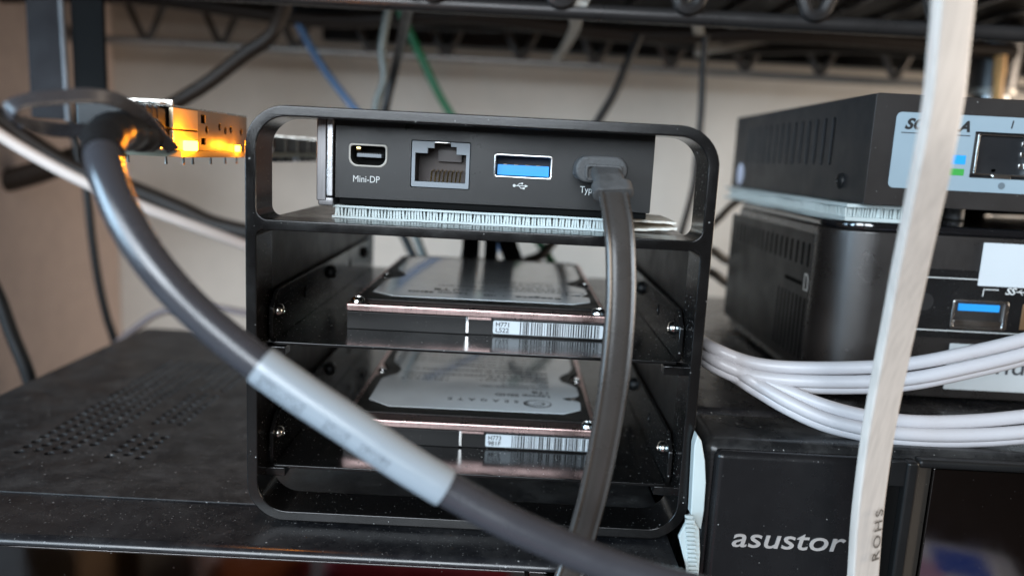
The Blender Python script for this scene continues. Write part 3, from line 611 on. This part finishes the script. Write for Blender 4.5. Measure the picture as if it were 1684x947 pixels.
for i in range(26):
    if i in (9, 10, 11, 12, 18, 19): continue
    q = sl[3+i]; tg = (sl[4+i]-sl[2+i]).normalized()
    for row in (0, 1):
        nn = (Vector((0, -1, 0))-tg*tg.dot(Vector((0, -1, 0)))).normalized(); bn = tg.cross(nn)
        a = math.radians(-4-row*20)*(1 if bn.z > 0 else -1)*-1
        dn = nn*math.cos(a)+bn*math.sin(a) if bn.z < 0 else nn*math.cos(a)-bn*math.sin(a)
        if dn.z > 0: dn = nn*2*nn.dot(dn)-dn
        e = tg.cross(dn); c = q+dn*3.43; L_ = rnd.uniform(.12, .36); H_ = rnd.uniform(.2, .42)
        mk.add([c-tg*L_-e*H_, c+tg*L_-e*H_, c+tg*L_+e*H_, c-tg*L_+e*H_], [(0, 1, 2, 3)])
mk.done('marking', mat('faded_marking', (.10, .115, .135), .5, flat=True), sp_)
# the grey pull tab of the plug
pt = [(-65.4, -10, 88.4), (-65.9, -15, 91.3), (-65.2, -24, 95), (-65.4, -32, 96.9), (-67.1, -38, 97.3), (-70.1, -43, 96.5), (-72.8, -47, 95.5), (-74.2, -49, 94.2), (-75.2, -47, 92.5), (-74.6, -42, 91.5), (-71.7, -38, 91.1), (-69.5, -34, 91.7), (-69.1, -24, 92.8)]
B().sweep(spline(pt, 8), flatprof(.8, 2.7, .38), up=lambda s: Vector((.25, -1, 0)).lerp(Vector((0, -1, .25)), min(1, max(0, s*4-.9)))).done('pull_tab', mat('tab_rubber', (.055, .054, .060), .28), t)

# ------------------------------------------------------------------ storage box with the asustor lettering
t = thing('storage_box', (140, 90, -100), 'black storage box lettered asustor, lower right under the mini computer', 'storage box')
B().box(55.8, 230, 20.2, 203, -100, 27.25, 2.5, 3).done('body', casebez, t)
B().box(55.8, 230, -2.2, 20, -100, 26.9, 3.2, 4).done('front_shroud', mat('shroud_black', (.009, .009, .0095), .28, dust=1.0, film=.08, spec=.4), t)
B().box(58.0, 99.4, -5, -1, -98, 25.2, 1.7, 4).done('door_panel', mat('panel_satin', (.010, .0095, .010), .26, spec=.4, dust=.5), t)
B().box(99.2, 103.0, -4.2, -1, 18.6, 24.8, .4).done('bridge', plast, t)
B().box(99.3, 102.8, -2.5, -1.9, -98, 18.7).done('vent_slot', dark, t)
B().box(102.7, 105.6, -5, -1, -98, 25.0, .8, 3).done('bay_post', plast, t)
b = B(); b.add([(105.5, -4.4, -98), (109.6, -2.6, -98), (109.6, -2.0, -98), (105.5, -2.0, -98), (105.5, -4.4, 25), (109.6, -2.6, 23.4), (109.6, -2.0, 23.4), (105.5, -2.0, 25)], [(0, 1, 5, 4), (1, 2, 6, 5), (2, 3, 7, 6), (3, 0, 4, 7), (4, 5, 6, 7), (0, 1, 2, 3)])
b.done('bay_bevel', mat('bevel_black', (.030, .026, .022), .32, dust=.6), t)
B().box(109.8, 226, -3.4, -1, -98, 23.2, .35).done('bay_door', smoke, t)
B().box(105.6, 226, -4.6, -1, 23.5, 25.6, .8, 3).done('bay_top', plast, t)
text('asustor', 4.9, (63.2, -5.06, 2.0), XR, (0.06, 0, 1), .16, bold=.04, shear=.10, width=27).done('lettering', logom, t, 30)

t = thing('fastener_strip', (55.2, -4, -4.2), 'white fastener strip pieces wedged upright between rack and storage box', 'fastener strip')
pf = lambda L_: [(p[0], p[2]) for p in L_]
sheet([pf([(52.7, -3, 26.1), (53.2, -3, 28.8), (54.3, -3, 27.4), (55.6, -3, 22.5), (56.3, -3, 17.2), (56.5, -3, 10.2), (56.2, -3, 5.4), (55.4, -3, 5.7), (53.4, -3, 9)])], 3.4, FRONT(-4.2), .3).done('tape', fast, t)
sheet([pf([(52.7, -5, 9.9), (55.2, -5, 6.4), (56, -5, 0.3), (56.2, -5, -6.7), (53.5, -5, -6.9), (52.8, -5, -3), (50.5, -5, 4.2)])], 1.2, FRONT(-6.2), .3).done('tape', fast, t)
b = B(); a0, a1 = Vector((52.4, -6.5, 9.7)), Vector((54.6, -6.5, -5.2))
for i in range(15):
    c = a0.lerp(a1, i/14); b.box(c.x-1.0, c.x+.9+.3*(i % 2), c.y-.5, c.y+.25, c.z-.34, c.z+.28, .1)
tag(b.done('bristles', fast, t), None, None, kind='stuff')

# ------------------------------------------------------------------ mini computer on the storage box
NX, NY, NZ = 97.0, 38.0, 27.3
t = thing('mini_computer', (155, 90, NZ), 'dark grey rounded mini computer between the storage box and the switch', 'computer')
sheet([rrect(NX, 214, NY, 141, 13, 12)], 46.5, TOP(NZ+1.3), .5).done('body', nucm, t, 30)
sheet([rrect(NX+.5, 213.5, NY+.5, 140.5, 12.5, 12)], 2.4, TOP(NZ+47.85), .9).done('lid', gloss, t, 30)
for (x, y) in ((110, 50), (200, 50), (110, 128), (200, 128)): B().cyl((x, y, NZ), (x, y, NZ+1.3), 5, n=18).done('foot', plast, t)
sl = [rrect(52, 139, 31, 72.6, 1.5, 3)]
for i in range(17): sl.append(rrect(53.5+i*4.9, 55.3+i*4.9, 62.3-.0*i, 69.5, .5, 2))
for i in range(8): sl.append(rrect(53+i*3.3, 54.3+i*3.3, 34, 53, .4, 2))
sl.append(rrect(57.2, 72.5, 56.2, 57.5, .4, 2))
sheet(sl, .14, SIDE(NX-.18), .02).done('vent_panel', nuct, t, 30)
B().box(NX-.04, NX-.01, 52.2, 138.8, 31.2, 72.4).done('slot_shade', dark, t)  # dark sheet stands in for the shade inside the shallow slots
fr = sheet([[(y, z) for y, z in ((55.6, 60.3), (53.6, 60.3), (52.4, 59.2), (52.4, 55.2), (55.6, 55.2))], [(55.2, 59.8), (53.8, 59.8), (52.9, 59.0), (52.9, 55.6), (55.2, 55.6)]], .06, SIDE(NX-.26)).done('card_mark', printw, t)
b = sheet([rrect(119, 205, 46.2, 65.7, .6, 3), rrect(132.6, 147.8, 49.3, 57.2, .4, 2)], .45, FRONT(NY-.3), .05).done('port_band', mat('band_gloss', (.010, .0095, .0095), .25, dust=.7), t, 30)
for z in (63.3, 48.35): B().box(119.4, 204, NY-.36, NY-.31, z-.13, z+.13).done('line', printw, t)
p = sheet([rrect(132.3, 148.1, 49.0, 57.5, 1.0, 4), rrect(133.0, 146.9, 49.7, 56.9, .6, 4)], 9, FRONT(NY-.5), .15).done('usb_port', steel, t, 35)
B().box(133, 147, NY+.1, NY+.12, 49.7, 56.9).done('backing', mat('usb_back', (.006, .012, .03), .5, flat=True), p)
B().box(134.0, 145.6, NY-.42, NY-.1, 54.3, 56.3, .1).done('tongue', blue, p)
B().box(133.2, 146.7, NY-.4, NY-.05, 49.8, 51.6, .1).done('spring', steel, p)
b = B(); b.box(140.2, 140.45, NY-.36, NY-.31, 58.6, 60.6); b.box(140.2, 144.6, NY-.36, NY-.31, 60.5, 60.75); b.done('bracket_mark', printw, t)
text('SS', 1.9, (146.4, NY-.33, 59.5), XR, ZU, .03, bold=.05, shear=.3, width=3.1).done('usb_mark', printw, t)
b = B(); b.box(149.5, 153.5, NY-.36, NY-.31, 60.2, 60.45); b.add([(150, NY-.34, 60.3), (150.3, NY-.34, 60.3), (151.2, NY-.34, 61.1), (150.9, NY-.34, 61.1)], [(0, 1, 2, 3)]); b.add([(150.4, NY-.34, 60.3), (150.7, NY-.34, 60.3), (151.6, NY-.34, 59.5), (151.3, NY-.34, 59.5)], [(0, 1, 2, 3)]); b.done('usb_mark', printw, t)
B().box(152.0, 156, NY-.42, NY-.1, 49.6, 57.0, .2).done('usb_port', mat('copper_metal', (.5, .3, .16), .35, .8), t)
B().cyl((124.4, NY-.34, 56.3), (124.4, NY-.31, 56.3), 2.5, n=20).done('sensor_window', mat('sensor_black', (.016, .015, .015), .4, flat=True), t)
sheet([rrect(138.4, 185, 61.6, 73.7, .2, 1)], .12, FRONT(NY-.45)).done('sticker', paper, t)
s2 = sheet([rrect(133.3, 185, 31.3, 44.7, .2, 1)], .12, FRONT(NY-.14)).done('sticker', mat('paper_label2', (.54, .56, .56), .5, cvar=.04), t)
text('nuc', 6.2, (147.0, NY-.16, 36.4), XR, ZU, .03, width=12).done('print', mat('grey_ink', (.05, .05, .055), .5, flat=True), s2)

t = thing('fastener_strip', (112, 100, 77.6), 'white ribbed fastener strip between the switch and the mini computer', 'fastener strip')
ZN = NZ+50.25
def wavy_y(x0, x1, y0, y1, z0, th, amp, seed): 
    b = wavy(y0, y1, x0, x1, z0, th, amp, 30, seed); b.v = [Vector((p.y, p.x, p.z)) for p in b.v]; return b
wavy_y(99.5, 122, 39, 165, ZN+.05, 1.0, .12, 8).done('lower_tape', fast, t)
wavy_y(100.2, 122, 40, 168, 82.6-1.15, .95, .05, 9).done('upper_tape', fast, t)
tag(pillars(100.4, 121, 41, 160, ZN+1.0, 81.6, 26, 96, .5, 11).done('bristles', fast, t), None, None, kind='stuff')

# ------------------------------------------------------------------ network switch on top
t = sw = thing('network_switch', (170, 100, 82.7), 'black steel network switch with pale blue front sticker, upper right', 'network switch')
B().box(105.2, 262, 37, 168, 82.75, 112, .4).done('case', swm, t)
sl = [rrect(36.9, 168.2, 82.7, 112.2, .5, 2)]
for i in range(14): sl.append(rrect(61.5+i*6.5, 63.6+i*6.5, 93.0, 107.2, .9, 4))
sheet(sl, .6, SIDE(103.05), .12).done('side_panel', swm, t, 30)
sheet([rrect(102.9, 262, 82.6, 112.3, .9, 4), rrect(130.7, 146.6, 91.4, 103.3, .2, 1)], 1.0, FRONT(35.95), .2).done('front_panel', swf, t, 30)
st = sheet([rrect(108.9, 240, 87.5, 107.6, 1.4, 5), rrect(130.5, 146.8, 91.2, 103.5, .2, 1)], .12, FRONT(35.8)).done('sticker', swb, t)
text('SODOLA', 2.7, (111.3, 35.78, 103.3), XR, ZU, .03, bold=.17, shear=.32, width=17.6).done('print', ink, st)
B().box(110.6, 129.2, 35.75, 35.79, 102.1, 102.35).done('print', ink, st)
text('1', 2.1, (139.2, 35.78, 104.7), XR, ZU, .03, shear=.12, bold=.03).done('print', ink, st)
B().box(124.6, 128.9, 35.74, 35.79, 94.6, 97.0).done('print', mat('print_blue', (.02, .33, .75), .4, flat=True), st)
B().box(124.6, 128.9, 35.74, 35.79, 91.6, 93.4).done('print', mat('print_green', (.05, .33, .06), .4, flat=True), st)
B().cyl((139.6, 35.72, 89.4), (139.6, 35.79, 89.4), .95, n=18).done('print', mat('dot_grey', (.12, .15, .17), .5, flat=True), st)
p = sheet([rrect(131.6, 146.2, 92.0, 103.0, .4, 3), rrect(132.1, 145.7, 92.5, 102.6, .3, 3)], 14, FRONT(36.0), .1).done('port', steel, t, 35)
B().box(132, 146, 50, 50.4, 92.4, 102.7).done('backing', dark, p)
B().box(136.6, 141.6, 35.4, 36.4, 91.2, 92.2, .2).done('latch', steel, p)
b = B()
for z in (94.2, 97.2, 100): b.box(144.0, 145.6, 36.6, 37.2, z, z+1.4, .15)
b.done('spring', steel, p)
for z in (92.9,): B().box(136.9, 138.2, 37, 37.6, z, z+1.0, .1).done('tab', steel, p)
B().dome((103.05, 53, 88.4), (-1, 0, 0), 2.3, 1.0, 14).done('screw', plast, t)
B().cyl((103.05, 156, 88.2), (102.95, 156, 88.2), 4.6, n=26).done('round_sticker', mat('lilac_sticker', (.56, .56, .66), .5, cvar=.05), t)
for (x, y) in ((131, 70), (141, 95), (150, 75)): B().cyl((x, y, 78.0), (x, y, 82.7), 3.0, n=16).done('foot', rj, t)

for k, (y, z, lab) in enumerate(((118, 79.8, 'black cable lying on the mini computer under the switch, nearer one'), (132, 79.8, 'black cable lying on the mini computer under the switch, farther one'))):
    tag(B().tube([(124, y+6, z), (150, y, z), (180, y+3, z), (212, y-4, z), (240, y+20, z-8)], 2.2, 12, 6).done('cable', cabk), lab, 'cable')

# ------------------------------------------------------------------ white cables in front
t = thing('flat_cable', (92.1, -12, -0.2), 'wide flat white cable printed ROHS hanging in front of the switch', 'cable')
fp = [(73.3, -44, 168.5), (74.5, -46, 145.7), (76, -46, 127.1), (77, -45, 119.1), (77.9, -44, 111.6), (79, -42.5, 104), (80, -40, 95), (81.5, -36, 85.4), (82.9, -32, 75.5), (84.4, -28, 65.5), (85.7, -24, 52.8), (86.6, -21, 39.5), (87.5, -19, 27.2), (88.5, -17.5, 15.3), (89.8, -16.5, 2.3), (90.4, -16.5, -10.1)]
upf = Vector((1, .42, .02))
B().sweep(spline(fp, 8), [(-3.9, -.75), (-3.7, -1.0), (-3.3, -1.1), (-2.6, -1.12), (-2.2, -1.0), (-1.8, -1.1), (-.9, -1.12), (-.5, -1.02), (-.1, -1.1), (.9, -1.12), (1.3, -1.01), (1.7, -1.1), (2.5, -1.12), (2.8, -1.03), (3.3, -1.1), (3.7, -1.0), (3.9, -.75), (3.9, .75), (3.7, 1.0), (3.3, 1.1), (-3.3, 1.1), (-3.7, 1.0), (-3.9, .75)], up=upf).done('ribbon', flatw, t, 50)
a0, a1 = Vector((90.8, -17.2, 6.9)), Vector((89.3, -18.8, 21.3))
dirn = (a1-a0).normalized(); r_ = dirn; nrm = Vector((.39, -.92, 0)); nrm = (nrm-dirn*nrm.dot(dirn)).normalized(); u_ = nrm.cross(r_)
text('ROHS', 2.1, a0+nrm*1.06+u_*(-1.0), r_, u_, .05, bold=.0, sp=1.3, width=12.6).done('print', mat('faded_ink', (.10, .085, .07), .6, flat=True), t)

def twin(paths, label, r=1.68):
    t = thing('white_cable', paths[0][0], label, 'cable', 'white looped cables')
    for p in paths+[[tuple(Vector(q)+Vector((0, 1.3, -1.9))) for q in paths[1]]]: B().tube(p, r, 14, 8).done('strand', whitec, t)
    return t
twin([[(98.3, 280, 7.9), (86.9, 200, 19.5), (75.3, 120, 30), (65.7, 55, 39.2), (61.3, 24, 43.7), (67.8, 18, 42), (74.5, 14, 41.6), (84.8, 11, 42.4), (99, 9, 44), (108.7, 8, 45.9), (121.7, 8, 49.3), (135.1, 9, 53.1), (152.8, 12, 58.9)],
      [(98.4, 278, 2.7), (87.1, 199, 15.1), (75.4, 119, 26.6), (65.8, 54, 36.2), (61.3, 23, 41), (67.9, 17, 39), (74.5, 13, 38.6), (84.8, 10, 39.2), (98.9, 8, 40.6), (108.7, 7, 42.4), (121.6, 7, 45.9), (135, 8, 49.7), (152.7, 11, 55.3)]],
     'upper white twin cable looping from rack across the mini computer')
twin([[(97, 270, 1.7), (85.9, 190, 15.4), (74.2, 110, 28.6), (65.7, 50, 38.7), (68.7, 20, 39.4), (73.3, 14, 37.7), (79.1, 10, 36.1), (86.9, 6, 34.2), (96.4, 3.5, 32.9), (108, 3, 32.4), (121.2, 3, 33.3), (134.5, 3.5, 35.1), (151.4, 5, 37.6)],
      [(96.9, 268, -1.6), (86, 189, 12.7), (74.2, 109, 26.2), (65.7, 49, 36.5), (68.5, 19, 38.2), (72.4, 13, 36.6), (78.7, 8, 33.9), (86.6, 4.5, 31.4), (96.1, 2, 30.2), (107.6, 1.5, 29.7), (120.7, 1.5, 30.3), (134, 2, 31.7), (151.2, 4, 34.1)]],
     'lower white twin cable looping over the top edge of storage box')

# ------------------------------------------------------------------ added, unseen table and props behind the camera for the glossy fronts to mirror
struct(B().box(-600, 600, -900, -75, -227, -215, 2).done('added_table_top', mat('table_wood', (.035, .02, .014), .6)))
def lump(name, m, label, cat, c, sx, sy, sz, rot, bev):
    M = Matrix.Translation(Vector(c)) @ Matrix.Rotation(rot, 4, 'Z')
    return tag(B().box(-sx/2, sx/2, -sy/2, sy/2, 0, sz, bev, 4, M).done(name, m), label, cat)
lump('added_cardboard_box', mat('cardboard', (.55, .38, .24), .7), 'added unseen tan cardboard box mirrored at the left of the glossy front panel', 'box', (-255, -310, -214.8), 44, 60, 66, .3, 2)
lump('added_plaster_block', mat('plaster', (.62, .58, .52), .7), 'added unseen pale plaster block mirrored in the glossy front panel beside the cardboard', 'block', (-205, -318, -214.8), 34, 50, 60, -.2, 6)
lump('added_leather_pouch', mat('orange_leather', (.62, .20, .08), .55), 'added unseen orange leather pouch mirrored in the glossy front panel', 'pouch', (-145, -305, -214.8), 62, 60, 64, -.4, 12)
lump('added_cloth', mat('red_cloth', (.42, .03, .05), .9), 'added unseen dark red cloth mirrored in the middle of the glossy front panel', 'cloth', (-40, -300, -214.8), 110, 80, 66, .1, 14)
lump('added_paper_stack', mat('white_paper', (.55, .53, .56), .6), 'added unseen white paper stack mirrored in the storage box door', 'paper', (312, -315, -214.8), 90, 80, 46, .35, 1)
t = thing('leaflet', (312, -315, -168.6), 'added unseen pink and blue leaflet lying on the white paper stack', 'leaflet')
ML = Matrix.Translation((306, -318, -168.5)) @ Matrix.Rotation(.35, 4, 'Z')
B().box(-40, 40, -36, 36, 0, .6, .1, 2, ML).done('sheet', mat('leaflet_white', (.80, .76, .80), .5), t)
B().box(-34, 4, -6, 30, .62, .7, 0, 2, ML).done('print', mat('leaflet_pink', (.62, .36, .50), .5), t)
B().box(0, 34, -30, 10, .74, .82, 0, 2, ML).done('print', mat('leaflet_blue', (.06, .12, .50), .5), t)
for o in bpy.data.objects:
    if '_b' in o: del o['_b']
